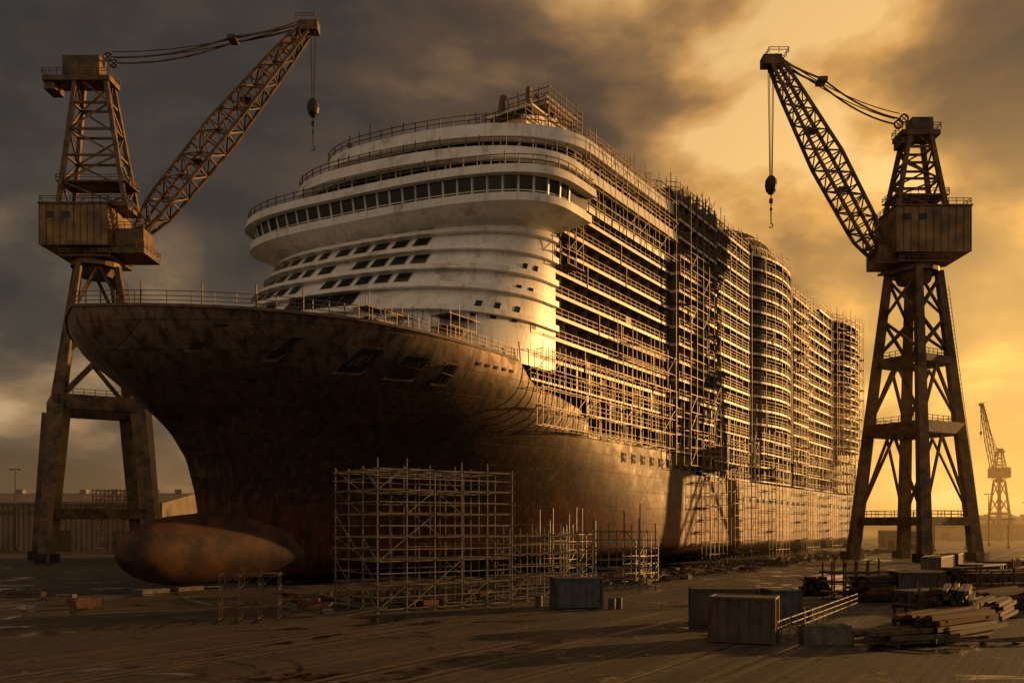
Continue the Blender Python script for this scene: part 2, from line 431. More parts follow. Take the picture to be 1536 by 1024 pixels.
def outer(s0_,s1_,z0,z1f,off,ds_=2.3,dz=2.72,r=.055,pl=.4,diag=.15,m=0,over=2.4,two=True):
    s=s0_; prev=None; offs=(off,off+1.1) if two else (off,)
    while s<=s1_:
        for o_ in offs:
            zt=z1f(s); sc_.bar(S(s,side_w(s)+o_,z0),S(s,side_w(s)+o_,zt+R()*over),r,m)
        if prev is not None:
            z=z0
            while z<zt:
                for o_ in offs:
                    if R()<.9: sc_.bar(S(prev,side_w(prev)+o_,z),S(s,side_w(s)+o_,z),r*.8,m)
                if two: sc_.bar(S(s,side_w(s)+off,z),S(s,side_w(s)+off+1.1,z),r*.8,m)
                if two and R()<pl: sc_.poly([S(prev,side_w(prev)+off,z+.07),S(s,side_w(s)+off,z+.07),S(s,side_w(s)+off+1.1,z+.07),S(prev,side_w(prev)+off+1.1,z+.07)],2)
                if R()<diag: sc_.bar(S(prev,side_w(prev)+offs[-1],z),S(s,side_w(s)+offs[-1],z+dz),r*.8,m)
                z+=dz
        prev=s; s+=ds_
outer(79.5,98.0,16,lambda s:ztop(82),.3,2.6,2.72,.042,.15,.2)
outer(98.5,121,17,lambda s:59,.3,3.4,2.72,.042,.2,two=False)
outer(121,146,20,lambda s:59.5,.3,3.4,2.72,.042,.2,two=False)
outer(146.5,158,20,lambda s:57,.3,2.6,2.04,.045,.25)
outer(158.5,184,18,lambda s:57,.3,4.0,2.72,.045,.2,two=False)
outer(184,206,16,lambda s:60,.3,3.0,2.72,.05,.3,.2)
sside(41,80,24.5,25.3,18.3,27,2.6,2.0,.036,diag=.2,over=1,pl=.25)
sside(62,80,24.3,25.1,27,32,3.2,2.72,.036,diag=.2,over=3,pl=.2)
for a,c,zt in ((91,99,20),(103,107,17),(112,116,22),(127,136,18),(150,160,18),(172,182,20),(194,206,22)):
    sside(a,c,25.0,26.4,0.05,zt,2.2,2.0,.042,diag=.2,pl=.3)
for a,c,zz in ((80,97,57.9),(97,121,59.3),(121,146,59.3),(146,172,56.7),(172,186,59.3),(186,206,59.3)):
    pts=[(a+.05+(c-a-.1)*i/12,side_w(a+.05+(c-a-.1)*i/12)-.3) for i in range(13)]
    railline(pts,zz,1.5,1.3,rag=1.2); railline([(p[0],p[1]-3) for p in pts],zz,2.4,2,rag=1.0)
sc_.obj('ship_scaffolding',[M_scaf,M_scafg,M_plank],ship)

# roof structures
rf=MB()
def tier(s0_,s1_,w0,w1,z0,z1,m=0):
    rf.box(((s0_+s1_)/2,-(w0+w1)/2,(z0+z1)/2),(s1_-s0_,w1-w0,z1-z0),m)
    rf.box(((s0_+s1_)/2,-(w0+w1)/2,z1+.1),(s1_-s0_+.8,w1-w0+.8,.3),0)
def cage(s0_,s1_,w0,w1,z0,z1,ds_=1.8,dz=1.5,r=.06,over=1.2):
    ns=max(1,int((s1_-s0_)/ds_)); nw=max(1,int((w1-w0)/ds_))
    for i in range(ns+1):
        for j in range(nw+1):
            if i in(0,ns) or j in (0,nw):
                s=lerp(s0_,s1_,i/ns);w_=lerp(w0,w1,j/nw); rf.bar(S(s,w_,z0),S(s,w_,z1+R()*over),r,2)
    z=z0
    while z<=z1+.01:
        for a,c in (((s0_,w0),(s1_,w0)),((s1_,w0),(s1_,w1)),((s1_,w1),(s0_,w1)),((s0_,w1),(s0_,w0))): rf.bar(S(*a,z),S(*c,z),r*.9,2)
        z+=dz
for a,c,w0,w1,z0,z1 in ((66,78,4,20,55.8,57.4),(82,96,6,23,57.5,59),(98,119,4,19,58.9,60.6),(147,157,4,20,56.4,60),(160,184,4,20,56.4,58.6),(188,203,6,21,58.9,60.6)):
    tier(a,c,w0,w1,z0,z1,1); cage(a-.8,c+.8,w0-.8,w1+.8,z0,z1+1,2.2,1.3)
# radar mast under construction
for (s,w_) in ((54,9),(54,15),(62,9),(62,15)): rf.bar(S(s,w_,56),S(lerp(s,59,.3),lerp(w_,12.5,.3),66),.32,1)
tier(52,62,7.5,16,59.4,60.0,0); tier(54,65,9,15.5,62.0,62.5,3)
rf.poly([S(51,8,60.2),S(51,16,60.2),S(61,15.5,63.8),S(61,9,63.8)],3); rf.poly([S(51,16,60.2),S(61,15.5,63.8),S(61,15.5,60.2)],0)
tier(58,66,10,15.5,64.6,65.1,0); rf.box((61.5,-12.7,66.0),(3.4,3,1.6),1); rf.box((62,-12.7,67.2),(4.6,.5,.4),1)
rf.box((60,-12.5,62.9),(3.4,3.4,4),1)
cage(51,62.5,7,16.5,60.2,61.5,1.5,.65,.05); cage(57.5,66.7,9.4,16.2,62.5,66.6,1.5,.8,.05,1.0); cage(54,62,9,15,56,60,2,1.3,.06)
# dome (barrel roof) with ribs
for (c0,c1,wc,rw,hz) in ((122,145,14,10.5,8.4),):
    n=12;ks=10
    for i in range(n):
        for j in range(ks):
            q=[]
            for ii,jj in ((i,j),(i+1,j),(i+1,j+1),(i,j+1)):
                s=lerp(c0,c1,ii/n); a=math.pi*jj/ks; e=max(0,1-((ii/n-.42)/.62)**2)**.5
                q.append(S(s,wc+math.cos(a)*rw*(.6+.4*e),59+math.sin(a)*hz*e))
            rf.poly(q,1 if (i+j)%5 else 3)
            rf.bar(q[0],q[1],.08,2); rf.bar(q[0],q[3],.09,2)
            if R()<.4: rf.bar(q[0],(q[0][0],q[0][1],q[0][2]+1.3),.05,2)
rf.obj('roof_structures',[M_edge,M_prim,M_scaf,M_dark],ship)
ms=MB()
for s,w_,h_ in ((41,-5,2.8),(46,12,1.8),(60,20,2.4),(70,22,2.8)): ms.bar(S(s,w_,55.8),S(s,w_,56+h_),.12,0,.05); ms.box((s,-w_,56.7+h_*.3),(.5,.5,.5),0)
ms.obj('roof_masts',[M_steel],ship)
kb=MB()
for s in range(16,206,4):
    for w_ in (-12,-6,0,6,12):
        if abs(w_)<=hb(s,1)-1: kb.box((s,-w_,.3),(1.6,1.6,.58),0)
kb.box((8,-0,.2),(3,2,.4),0); kb.box((12,0,.2),(3,2,.4),0)
kb.obj('keel_blocks',[M_conc],ship)

# ------------------------------------------------------------ cranes
def truss(mb,p0,p1,ws,up,n,r,rb,m=0):
    p0=Vector(p0);p1=Vector(p1);d=(p1-p0).normalized();sd=d.cross(Vector(up)).normalized();u=sd.cross(d).normalized()
    def P(i,k):
        t=i/n; w_=tab(ws,t)
        a,b_=((-1,-1),(1,-1),(1,1),(-1,1))[k%4]
        return p0.lerp(p1,t)+sd*(a*w_*.5)+u*(b_*w_*.5)
    for i in range(n):
        for k in range(4):
            mb.bar(P(i,k),P(i+1,k),r,m)
            mb.bar(P(i,k),P(i,k+1),rb,m)
            if (i+k)%2: mb.bar(P(i,k),P(i+1,k+1),rb,m)
            else: mb.bar(P(i,k+1),P(i+1,k),rb,m)
def rope(mb,a,b_,sag,r=.07,n=10,m=0):
    a=Vector(a);b_=Vector(b_);prev=a
    for i in range(1,n+1):
        t=i/n; p=a.lerp(b_,t)-Vector((0,0,sag*4*t*(1-t))); mb.bar(prev,p,r,m); prev=p
def ringrail(mb,x0,y0,x1,y1,z,m=0,h_=1.2):
    c=[(x0,y0),(x1,y0),(x1,y1),(x0,y1),(x0,y0)]
    for a,b_ in zip(c,c[1:]):
        for hh in (.6,1.): mb.bar((*a,z+hh*h_),(*b_,z+hh*h_),.05,m)
        n=max(1,int(math.hypot(b_[0]-a[0],b_[1]-a[1])/1.4))
        for i in range(n): mb.bar((lerp(a[0],b_[0],i/n),lerp(a[1],b_[1],i/n),z),(lerp(a[0],b_[0],i/n),lerp(a[1],b_[1],i/n),z+h_),.05,m)
def crane(loc,rz,legs,beams,braced,zt,house,post,head,jib,tip,hookx,hz,scale=1):
    e=empty('shipyard_crane',loc,0); e.scale=(scale,)*3
    ca,sa=math.cos(rz),math.sin(rz)
    def C(z,k):
        hh=tab(legs,z); a,b_=((-1,-1),(1,-1),(1,1),(-1,1))[k%4]
        return Vector((a*hh*ca-b_*hh*sa,a*hh*sa+b_*hh*ca,z))
    lg=MB()
    for (za,zb,ra,rb_) in braced['legs']:
        for k in range(4): lg.bar(C(za,k),C(zb,k),ra,0,rb_)
    for k in range(4):
        p=C(0,k); lg.box((p.x,p.y,.9),(4.2,2.4,1.6),1,rz); 
        for q in (-1.4,-.5,.5,1.4): lg.box((p.x+q*ca,p.y+q*sa,.35),(.6,1.2,.7),1,rz)
    for z,t in beams:
        for k in range(4): lg.bar(C(z,k),C(z,k+1),t,0)
        if t>.5:
            sq=[(C(z+t,k)) for k in range(4)]
            for k in range(4):
                a=sq[k];c=sq[(k+1)%4]
                for hh in (.6,1.2): lg.bar(a+Vector((0,0,hh)),c+Vector((0,0,hh)),.05)
                for i in range(7): q=a.lerp(c,i/7); lg.bar(q,q+Vector((0,0,1.2)),.05)
    for za,zb,r in braced['x']:
        for k in range(4):
            lg.bar(C(za,k),C(zb,k+1),r); lg.bar(C(zb,k),C(za,k+1),r)
    for za,zb,r in braced['v']:
        for k in range(4):
            mid=(C(zb,k)+C(zb,k+1))/2
            lg.bar(C(za,k),mid,r); lg.bar(C(za,k+1),mid,r)
    a=C(1,1)+Vector((1.2,0,0)); c=C(zt-3,1)+Vector((1.2,0,0))
    for q in (-.3,.3): lg.bar(a+Vector((q,0,0)),c+Vector((q,0,0)),.04)
    for i in range(60): p=a.lerp(c,i/60); lg.bar(p-Vector((.3,0,0)),p+Vector((.3,0,0)),.03)
    lg.obj('portal_legs',[M_crane,M_steel],e)
    up=MB()
    n=16
    for (z0,z1,r0,r1) in ((zt-2.2,zt-.6,3.0,3.6),(zt-.6,zt+.8,4.6,4.6),(zt+.8,zt+2.6,2.6,2.6)):
        for i in range(n):
            a0=2*math.pi*i/n;a1=2*math.pi*(i+1)/n
            up.poly([(r0*math.cos(a0),r0*math.sin(a0),z0),(r0*math.cos(a1),r0*math.sin(a1),z0),(r1*math.cos(a1),r1*math.sin(a1),z1),(r1*math.cos(a0),r1*math.sin(a0),z1)])
            up.poly([(0,0,z1),(r1*math.cos(a0),r1*math.sin(a0),z1),(r1*math.cos(a1),r1*math.sin(a1),z1)])
            up.poly([(0,0,z0),(r0*math.cos(a0),r0*math.sin(a0),z0),(r0*math.cos(a1),r0*math.sin(a1),z0)])
    ringrail(up,-4.8,-4.8,4.8,4.8,zt+.8)
    up.box((0,0,zt+.7),(10,10,.25),0)
    for (x0,x1,y0,y1,z0,z1,m_) in house:
        up.box(((x0+x1)/2,(y0+y1)/2,(z0+z1)/2),(x1-x0,y1-y0,z1-z0),m_)
        if m_==1:
            up.box(((x0+x1)/2,(y0+y1)/2,z1+.15),(x1-x0+.5,y1-y0+.5,.3),0)
            ringrail(up,x0,y0,x1,y1,z1+.3)
            nn=int((x1-x0)/1.3)
            for i in range(nn+1): up.bar((lerp(x0,x1,i/nn),y0-.05,z0),(lerp(x0,x1,i/nn),y0-.05,z1),.06,0)
            up.box((x0+2,y0-.08,z1-2),(1.5,.1,1.1),2); up.box((x0+5,y0-.08,z1-2),(1.5,.1,1.1),2)
        else: ringrail(up,x0,y0,x1,y1,z1)
    (xa,xb,za),(xc,xd,zb)=post
    ya,yb=3.0,1.6; n=5
    def Q(i,k):
        t=i/n; xl=lerp(xa,xc,t);xr=lerp(xb,xd,t);y=lerp(ya,yb,t)
        return Vector(((xl,-y),(xr,-y),(xr,y),(xl,y))[k%4]+(lerp(za,zb,t),))
    for i in range(n):
        for k in range(4):
            up.bar(Q(i,k),Q(i+1,k),.40); up.bar(Q(i+1,k),Q(i+1,k+1),.2)
            if (i+k)%2: up.bar(Q(i,k),Q(i+1,k+1),.15)
            else: up.bar(Q(i,k+1),Q(i+1,k),.15)
    for t in (1,):
        p=Q(t,0);q=Q(t,2); up.box(((p.x+q.x)/2,0,p.z),(q.x-p.x+2,6,.2)); ringrail(up,p.x-1,-3,q.x+1,3,p.z)
    x0,x1,z0,z1=head
    up.box(((x0+x1)/2,0,z0+.5),(x1-x0,4.5,1.0)); ringrail(up,x0,-2.4,x1,2.4,z0+1)
    up.box(((x0+x1)/2+.6,0,(z0+z1)/2+.6),((x1-x0)*.55,3,z1-z0-.8)); up.box((x0+1.2,0,z0-.7),(2.2,3.6,1.6))
    for y in (-1.2,1.2):
        for i in range(12):
            a0=2*math.pi*i/12;a1=2*math.pi*(i+1)/12; cx=x1-.8 if tip[0]>0 else x0+.8
            up.bar((cx+.8*math.cos(a0),y,z1+.8*math.sin(a0)),(cx+.8*math.cos(a1),y,z1+.8*math.sin(a1)),.14)
        for q in (-.57,.57): up.bar((cx-q,y,z1-q),(cx+q,y,z1+q),.08); up.bar((cx-q,y,z1+q),(cx+q,y,z1-q),.08)
    up.obj('machinery_house_and_tower',[M_crane,M_crane2,M_glass],e)
    jb=MB()
    truss(jb,jib,tip,[(0,1.8),(.12,4.0),(.5,4.6),(.85,3.0),(1,2.0)],(0,1,0),18,.27,.12)
    sgn=1 if tip[0]>0 else -1
    tp=Vector(tip); jb.box(tp+Vector((sgn*.8,0,.3)),(3.6,2.6,1.8)); ringrail(jb,tp.x-1.6,-1.5,tp.x+2.2,1.5,tp.z+1.2)
    for t in (.35,.65): 
        p=Vector(jib).lerp(Vector(tip),t); jb.box(p,(2.4,3,.15))
    hd=Vector(((x1 if sgn>0 else x0),0,z1))
    kn=hd.lerp(tp,.62)+Vector((0,0,.3 if sgn>0 else .8))
    for y in (-1.1,1.1):
        rope(jb,hd+Vector((0,y,0)),kn+Vector((0,y*.8,0)),1.2,.12); rope(jb,kn+Vector((0,y*.8,0)),tp+Vector((0,y*.5,1)),.3,.14)
        rope(jb,hd+Vector((0,y,1)),tp+Vector((0,y*.3,1.8)),1.6,.07)
    jb.box(kn,(1.6,2.6,.8))
    jb.obj('jib',[M_crane],e)
    hk=MB()
    for y in (-.5,.5):
        for q in (-.45,.45): hk.bar((hookx+q,y,tip[2]),(hookx+q*.4,y*.4,hz+1.5),.055)
    prof=[(0,1.9),(.55,1.8),(1.1,1.0),(1.2,0),(1.0,-1.0),(.45,-1.7),(0,-1.8)]
    for (r0,a),(r1,c) in zip(prof,prof[1:]):
        for i in range(12):
            t0=2*math.pi*i/12;t1=2*math.pi*(i+1)/12
            hk.poly([(hookx+r0*math.cos(t0),r0*math.sin(t0),hz+a),(hookx+r0*math.cos(t1),r0*math.sin(t1),hz+a),(hookx+r1*math.cos(t1),r1*math.sin(t1),hz+c),(hookx+r1*math.cos(t0),r1*math.sin(t0),hz+c)])
    hk.bar((hookx,0,hz-1.4),(hookx,0,hz-7.5),.09); hk.box((hookx,0,hz-3),(.6,.4,.9)); hk.box((hookx,0,hz-4.6),(.4,.3,.5))
    pv=(hookx,0,hz-7.4)
    for i in range(1,8):
        a=math.pi*1.4*i/7; q=(hookx+.35*math.sin(a),0,hz-7.8+.4*math.cos(a)); hk.bar(pv,q,.08); pv=q
    hk.obj('hook_block',[M_steel],e)
    return e
crane((-81.5,170,0),math.radians(32),[(0,9.3),(29,7.0),(31.5,6.6),(57,3.3)],[(9,.9),(29.8,1.35)],
      {'legs':[(0,29,1.1,1.5),(31,57,.75,.5)],'x':[],'v':[(31,39,.35),(39,48,.3),(48,57,.25)]},57.5,
      [(-8.5,4.5,-5,5,60.2,68,1),(2,11,-4,4,59.0,60,0),(5,10.5,-3,2,60.0,64,0),(-2,7,-3.5,3.5,68.2,69,0)],
      ((-6,7,68),(-3.2,2.5,94)),(-9.5,3.6,93,98),(8.5,0,64),(41,0,104),42.5,88.5)
crane((78.3,169,0),math.radians(30),[(0,7.9),(56,3.2)],[(7.6,.8),(25.3,1.1),(38.5,.7)],
      {'legs':[(0,56,1.05,.65)],'x':[(40,47,.25),(47,55,.22)],'v':[(8,24,.22),(26.5,37.5,.25)]},56.2,
      [(-5.6,8.6,-5,5,58.6,67.2,1),(-8,-3,-3,3,57,60.5,0)],
      ((-4.5,5,67),(-1.4,2.4,83)),(-3.2,4.2,82,85.5),(-6.8,0,59),(-27,0,96.8),-27.8,73)
crane((226,402,0),math.radians(20),[(0,7.9),(56,3.2)],[(7.6,.8),(25.3,1.1)],
      {'legs':[(0,56,1.05,.65)],'x':[(8,24,.3),(26,40,.25),(40,55,.22)],'v':[]},56.2,
      [(-8,8,-5,5,58.6,67.2,1)],
      ((-4.5,5,67),(-1.4,2.4,83)),(-3.2,4.2,82,85.5),(-4,0,60),(-16,0,126),-17,100,.5)

# ------------------------------------------------------------ free-standing scaffolding
def tower(x,y,rz,nx,ny,dx,dy,nz,dz,r=.05,top=.9,diag=.3,pl=.35,mt=0):
    mb=MB()
    def P(i,j,z): return (i*dx,j*dy,z)
    for i in range(nx+1):
        for j in range(ny+1):
            mb.bar(P(i,j,.02),P(i,j,nz*dz+R()*top),r,0); mb.box((i*dx,j*dy,.03),(.3,.3,.05),0)
    for k in range(nz+1):
        z=.25+k*dz if k<nz else nz*dz
        for j in range(ny+1):
            for zz in ((z,z+.9) if (j in(0,ny) and k<nz) else (z,)): mb.bar((-.25,j*dy,zz),(nx*dx+.25,j*dy,zz),r*.85,0)
        for i in range(nx+1):
            for zz in ((z,z+.9) if (i in(0,nx) and k<nz) else (z,)): mb.bar((i*dx,-.25,zz),(i*dx,ny*dy+.25,zz),r*.85,0)
        for i in range(nx):
            for j in range(ny):
                if k and R()<pl: mb.box(((i+.5)*dx,(j+.5)*dy,z+.09),(dx,dy*.8,.06),1)
    for k in range(nz):
        for i in range(nx):
            if R()<diag: mb.bar((i*dx,0,.25+k*dz),((i+1)*dx,0,.25+(k+1)*dz),r*.8,0)
            if R()<diag: mb.bar((i*dx,ny*dy,.25+(k+1)*dz),((i+1)*dx,ny*dy,.25+k*dz),r*.8,0)
        for j in range(ny):
            if R()<diag+.2: mb.bar((0,j*dy,.25+k*dz),(0,(j+1)*dy,.25+(k+1)*dz),r*.8,0)
    o=mb.obj('scaffolding_tower',[M_scafg if mt==0 else M_scaf,M_plank]); o.location=(x,y,0); o.rotation_euler=(0,0,rz); return o
tower(-10.1,65.2,math.radians(36),5,3,2.5,2.5,6,1.82,.045,pl=.6)
tower(-0.2,75,math.radians(36),5,2,1.9,1.8,3,1.9,.04,1.2)
tower(8.2,88,math.radians(20),4,2,1.8,1.8,3,2.0,.045,3)
tower(5.8,92,math.radians(50),3,2,1.8,1.8,3,1.9,.045,3)
tower(-19.8,58.5,math.radians(10),3,2,1.3,1.4,3,1.05,.028,.9,.6,.1,1)
tower(-104,215,0,7,3,2,2,6,2.6,.08,1,.3,.4,1)
tower(14,98,math.radians(56),3,1,2,1.6,2,2,.05,2)

# ------------------------------------------------------------ containers etc
def container(x,y,rz,L_,Wd,H_,mt,name='shipping_container'):
    mb=MB(); hx,hy=L_/2,Wd/2
    def corr(ax,fix,lo,hi,out):
        n=int((hi-lo)/.14); pts=[]
        for i in range(n+1):
            t=lerp(lo,hi,i/n); o_=0 if (i//1)%4 in (0,1) else -.06
            pts.append((t,fix+o_*out))
        for a,c in zip(pts,pts[1:]):
            A=(a[0],a[1]) if ax=='x' else (a[1],a[0]); C=(c[0],c[1]) if ax=='x' else (c[1],c[0])
            mb.poly([(*A,.2),(*C,.2),(*C,H_-.1),(*A,H_-.1)])
    corr('x',-hy+.03,-hx,hx,-1);corr('x',hy-.03,-hx,hx,1);corr('y',-hx+.03,-hy,hy,-1)
    mb.box((0,0,H_-.06),(L_-.1,Wd-.1,.06)); 
    for i in (-1,1):
        for j in (-1,1): mb.box((i*(hx-.05),j*(hy-.05),H_/2),(.17,.17,H_),1 if R()<.3 else 0)
        mb.box((i*(hx-.05),0,.14),(.15,Wd,.16)); mb.box((i*(hx-.05),0,H_-.07),(.15,Wd,.14))
        mb.box((0,i*(hy-.04),.14),(L_,.13,.16)); mb.box((0,i*(hy-.04),H_-.07),(L_,.13,.14))
    mb.poly([(hx-.06,-hy,.2),(hx-.06,hy,.2),(hx-.06,hy,H_-.1),(hx-.06,-hy,H_-.1)])
    for q in (-.7,-.25,.25,.7): mb.bar((hx+.02,q*hy,.15),(hx+.02,q*hy,H_-.1),.03,1); mb.box((hx+.03,q*hy,1.1),(.05,.3,.06),1)
    mb.box((hx-.03,0,H_/2),(.04,.03,H_-.3),1)
    o=mb.obj(name,[mt,M_rust]); o.location=(x,y,0.0); o.rotation_euler=(0,0,rz)
CB=cont_mat('container_blue_grey',(.07,.078,.075)); CR=cont_mat('container_brown',(.08,.05,.033)); CG=cont_mat('container_dark_green',(.05,.05,.035)); CY=cont_mat('container_ochre',(.14,.09,.045))
container(5.2,70.2,math.radians(8),3.9,2.3,2.45,CB)
container(14.2,58.2,math.radians(-8),4.4,2.4,2.45,CR)
container(13.2,49.3,math.radians(-22),3.6,2.4,2.6,CR)
container(18.3,59,math.radians(5),2.0,2.2,2.3,CB)
container(35.3,76,math.radians(-6),3.5,2.6,2.6,CG)
container(44,79,math.radians(12),6,2.4,2.6,CR)
container(50,92,math.radians(40),6,2.4,2.6,CG)
container(58,118,math.radians(56),12,2.4,2.6,CY)
container(66,130,math.radians(56),6,2.4,2.6,CR)
container(47,70,math.radians(-30),4,2.4,2.2,CG)
container(40,84,math.radians(30),3,2.4,2.3,CB)
container(57,100,math.radians(10),6,2.4,2.6,CR)
container(-62,88,math.radians(10),6,2.4,2.6,CG)
container(-70,96,math.radians(-10),6,2.4,2.6,CR)
container(-88,120,math.radians(5),12,2.4,2.6,CB)
for i in range(8): container(98+i*9+U(-2,2),210+i*22+U(-5,5),U(0,1.5),12,2.4,2.6+(i%2)*2.6,random.choice((CB,CR,CY,CG)))
rr=MB(); A=Vector((14.4,47.8,0));Bv=Vector((27.5,69,0)); n=14
for hh in (.5,.85,1.2): rr.bar(A+Vector((0,0,hh)),Bv+Vector((0,0,hh)),.03)
for i in range(n+1): p=A.lerp(Bv,i/n); rr.bar(p,p+Vector((0,0,1.25)),.04); rr.box(p+Vector((0,0,.03)),(.25,.25,.05))
for i in range(2): p=A.lerp(Bv,(i+.5)/5); rr.bar(p+Vector((1.2,-.3,0)),p+Vector((0,0,1.1)),.03)
rr.obj('metal_railing',[M_scafg])
def stack(name,x,y,rz,n,ln,lay,r,mats,spread):
    mb=MB()
    for k in range(lay):
        for i in range(n-k//2):
            yy=(i-(n-k//2)/2)*r*2.5+U(-.05,.05)*spread; zz=.15+r+k*r*2.3; dx=U(-.5,.5)*spread; a=U(-.05,.05)*spread
            mb.bar((-ln/2+dx,yy-a,zz),(ln/2+dx,yy+a,zz+U(0,.08)*spread),r,random.randint(0,len(mats)-1),cap=True)
        if k%2==0:
            for q in (-.35,.35): mb.box((q*ln,0,.08+k*r*2.3),(.15,n*r*2.5,.13),0)
    o=mb.obj(name,mats); o.location=(x,y,0); o.rotation_euler=(0,0,rz)
stack('steel_beam_stack',25.2,50.5,math.radians(35),9,6.5,5,.13,[M_rust,M_steel,M_rust],2)
stack('timber_stack',22.0,48.2,math.radians(20),8,4.8,3,.11,[M_wood,M_plank],2.5)
stack('timber_stack',28.2,55.5,math.radians(60),8,6.5,8,.14,[M_wood,M_steel],1.5)
stack('steel_pipe_stack',31.8,76,math.radians(10),8,3.4,7,.13,[M_rust,M_steel],1.2)
stack('steel_beam_stack',38.5,69,math.radians(30),9,7,4,.15,[M_rust,M_steel],2)
stack('timber_stack',34,62,math.radians(50),8,5,4,.13,[M_wood],2)
stack('steel_pipe_stack',30,84,math.radians(50),8,5,5,.15,[M_rust,M_steel],1.5)
stack('timber_stack',45,86,math.radians(20),8,5,7,.15,[M_wood,M_steel],1.5)
stack('steel_beam_stack',27,48,math.radians(0),4,2.6,1,.05,[M_plank],3)
def rack(x,y,rz,lay=3,hh=2.5):
    rk=MB()
    for i in range(5):
        for j in (0,1): rk.bar((i*1.1,j*1.8,0),(i*1.1,j*1.8,hh+R()*.6),.06)
    for k in range(lay):
        z=.5+k*.9
        for j in (0,1): rk.bar((-.2,j*1.8,z),(4.6,j*1.8,z),.05)
        for i in range(6): rk.bar((-.4,.2+i*.28,z+.15),(4.9+R(),.2+i*.28,z+.15),.08,1)
    o=rk.obj('storage_rack',[M_rust,M_wood]); o.location=(x,y,0); o.rotation_euler=(0,0,rz)
rack(25.2,53.6,.5); rack(40,74,.2); rack(50,83,.9,3,3); rack(33,68,.3,2,2); rack(28.6,77.5,.1,3,3.2)
cbk=MB(); cbk.box((0,0,.45),(2.7,1.4,.9)); cbk.box((0,0,.97),(2.5,1.2,.12)); cbk.box((-.9,0,1.05),(.2,.5,.1)); cbk.box((.9,0,1.05),(.2,.5,.1))
o=cbk.obj('concrete_ballast_block',[M_conc]); o.location=(17.6,48.6,0); o.rotation_euler=(0,0,-.1)
def drum(x,y):
    mb=MB(); pr=[(0,.02),(.29,.02),(.3,.3),(.32,.32),(.3,.34),(.3,.6),(.32,.62),(.3,.64),(.3,.88),(.27,.9),(0,.88)]
    for (r0,a),(r1,c) in zip(pr,pr[1:]):
        for i in range(14):
            t0=2*math.pi*i/14;t1=2*math.pi*(i+1)/14; mb.poly([(r0*math.cos(t0),r0*math.sin(t0),a),(r0*math.cos(t1),r0*math.sin(t1),a),(r1*math.cos(t1),r1*math.sin(t1),c),(r1*math.cos(t0),r1*math.sin(t0),c)])
    o=mb.obj('oil_drum',[random.choice((M_rust,CB,CR))]); o.location=(x,y,0)
for x,y in ((7.9,68.4),(8.5,69.1),(20,60),(20.7,60.5),(36,64),(2.2,71),(42,75)): drum(x,y)
db=MB()
for _ in range(420):
    s=U(-6,205); w_=U(26.5,36) if s>40 else U(18,34)
    if s<0: w_=U(-10,20)
    x=-40.2+.5525*s+.8335*w_; y=79.1+.8335*s-.5525*w_
    k=R()
    if k<.45: db.box((x,y,.15+R()*.3),(U(.3,2.2),U(.3,1.2),U(.2,.7)),random.choice((0,1,2)),U(0,3))
    else:
        a=U(0,3.1);l=U(.8,3.5); db.bar((x,y,.1+R()*.3),(x+l*math.cos(a),y+l*math.sin(a),.1+R()*.9),U(.04,.12),random.choice((0,1,2)))
for _ in range(520):
    x=U(24,76);y=U(56,130)
    if y< x*1.1+18 and x>25+ (y-58)*.5:
        db.box((x,y,.2),(U(.3,1.8),U(.3,1.2),U(.2,1.1)),random.choice((0,1,2)),U(0,3))
for _ in range(300):
    x=U(-60,60);y=U(38,110); r=U(.02,.07); db.box((x,y,r*.4),(r*2,r*1.6,r),random.choice((0,1,2)),U(0,3))
db.obj('yard_debris',[M_conc,M_wood,M_rust])
rw=MB()
ax=Vector((.5525,.8335,0)); px=Vector((.8335,-.5525,0)); B0=Vector((-40.2,79.1,0))
for w_ in (38.5,41.5,50.5,53.5,61,64):
    a=B0+ax*(-60)+px*w_; c=B0+ax*420+px*w_
    for o_,hh,m_ in ((.08,.03,0),(.19,.012,2),(.6,.006,1)):
        q=px*o_; rw.poly([a-q+Vector((0,0,hh)),c-q+Vector((0,0,hh)),c+q+Vector((0,0,hh)),a+q+Vector((0,0,hh))],m_)
M_rbed=mat('rail_bed_concrete',(.03,.02,.012),(.12,.08,.048),.75,0,1.2,.2)
rw.obj('crane_rails',[M_rail,M_rbed,M_dark])

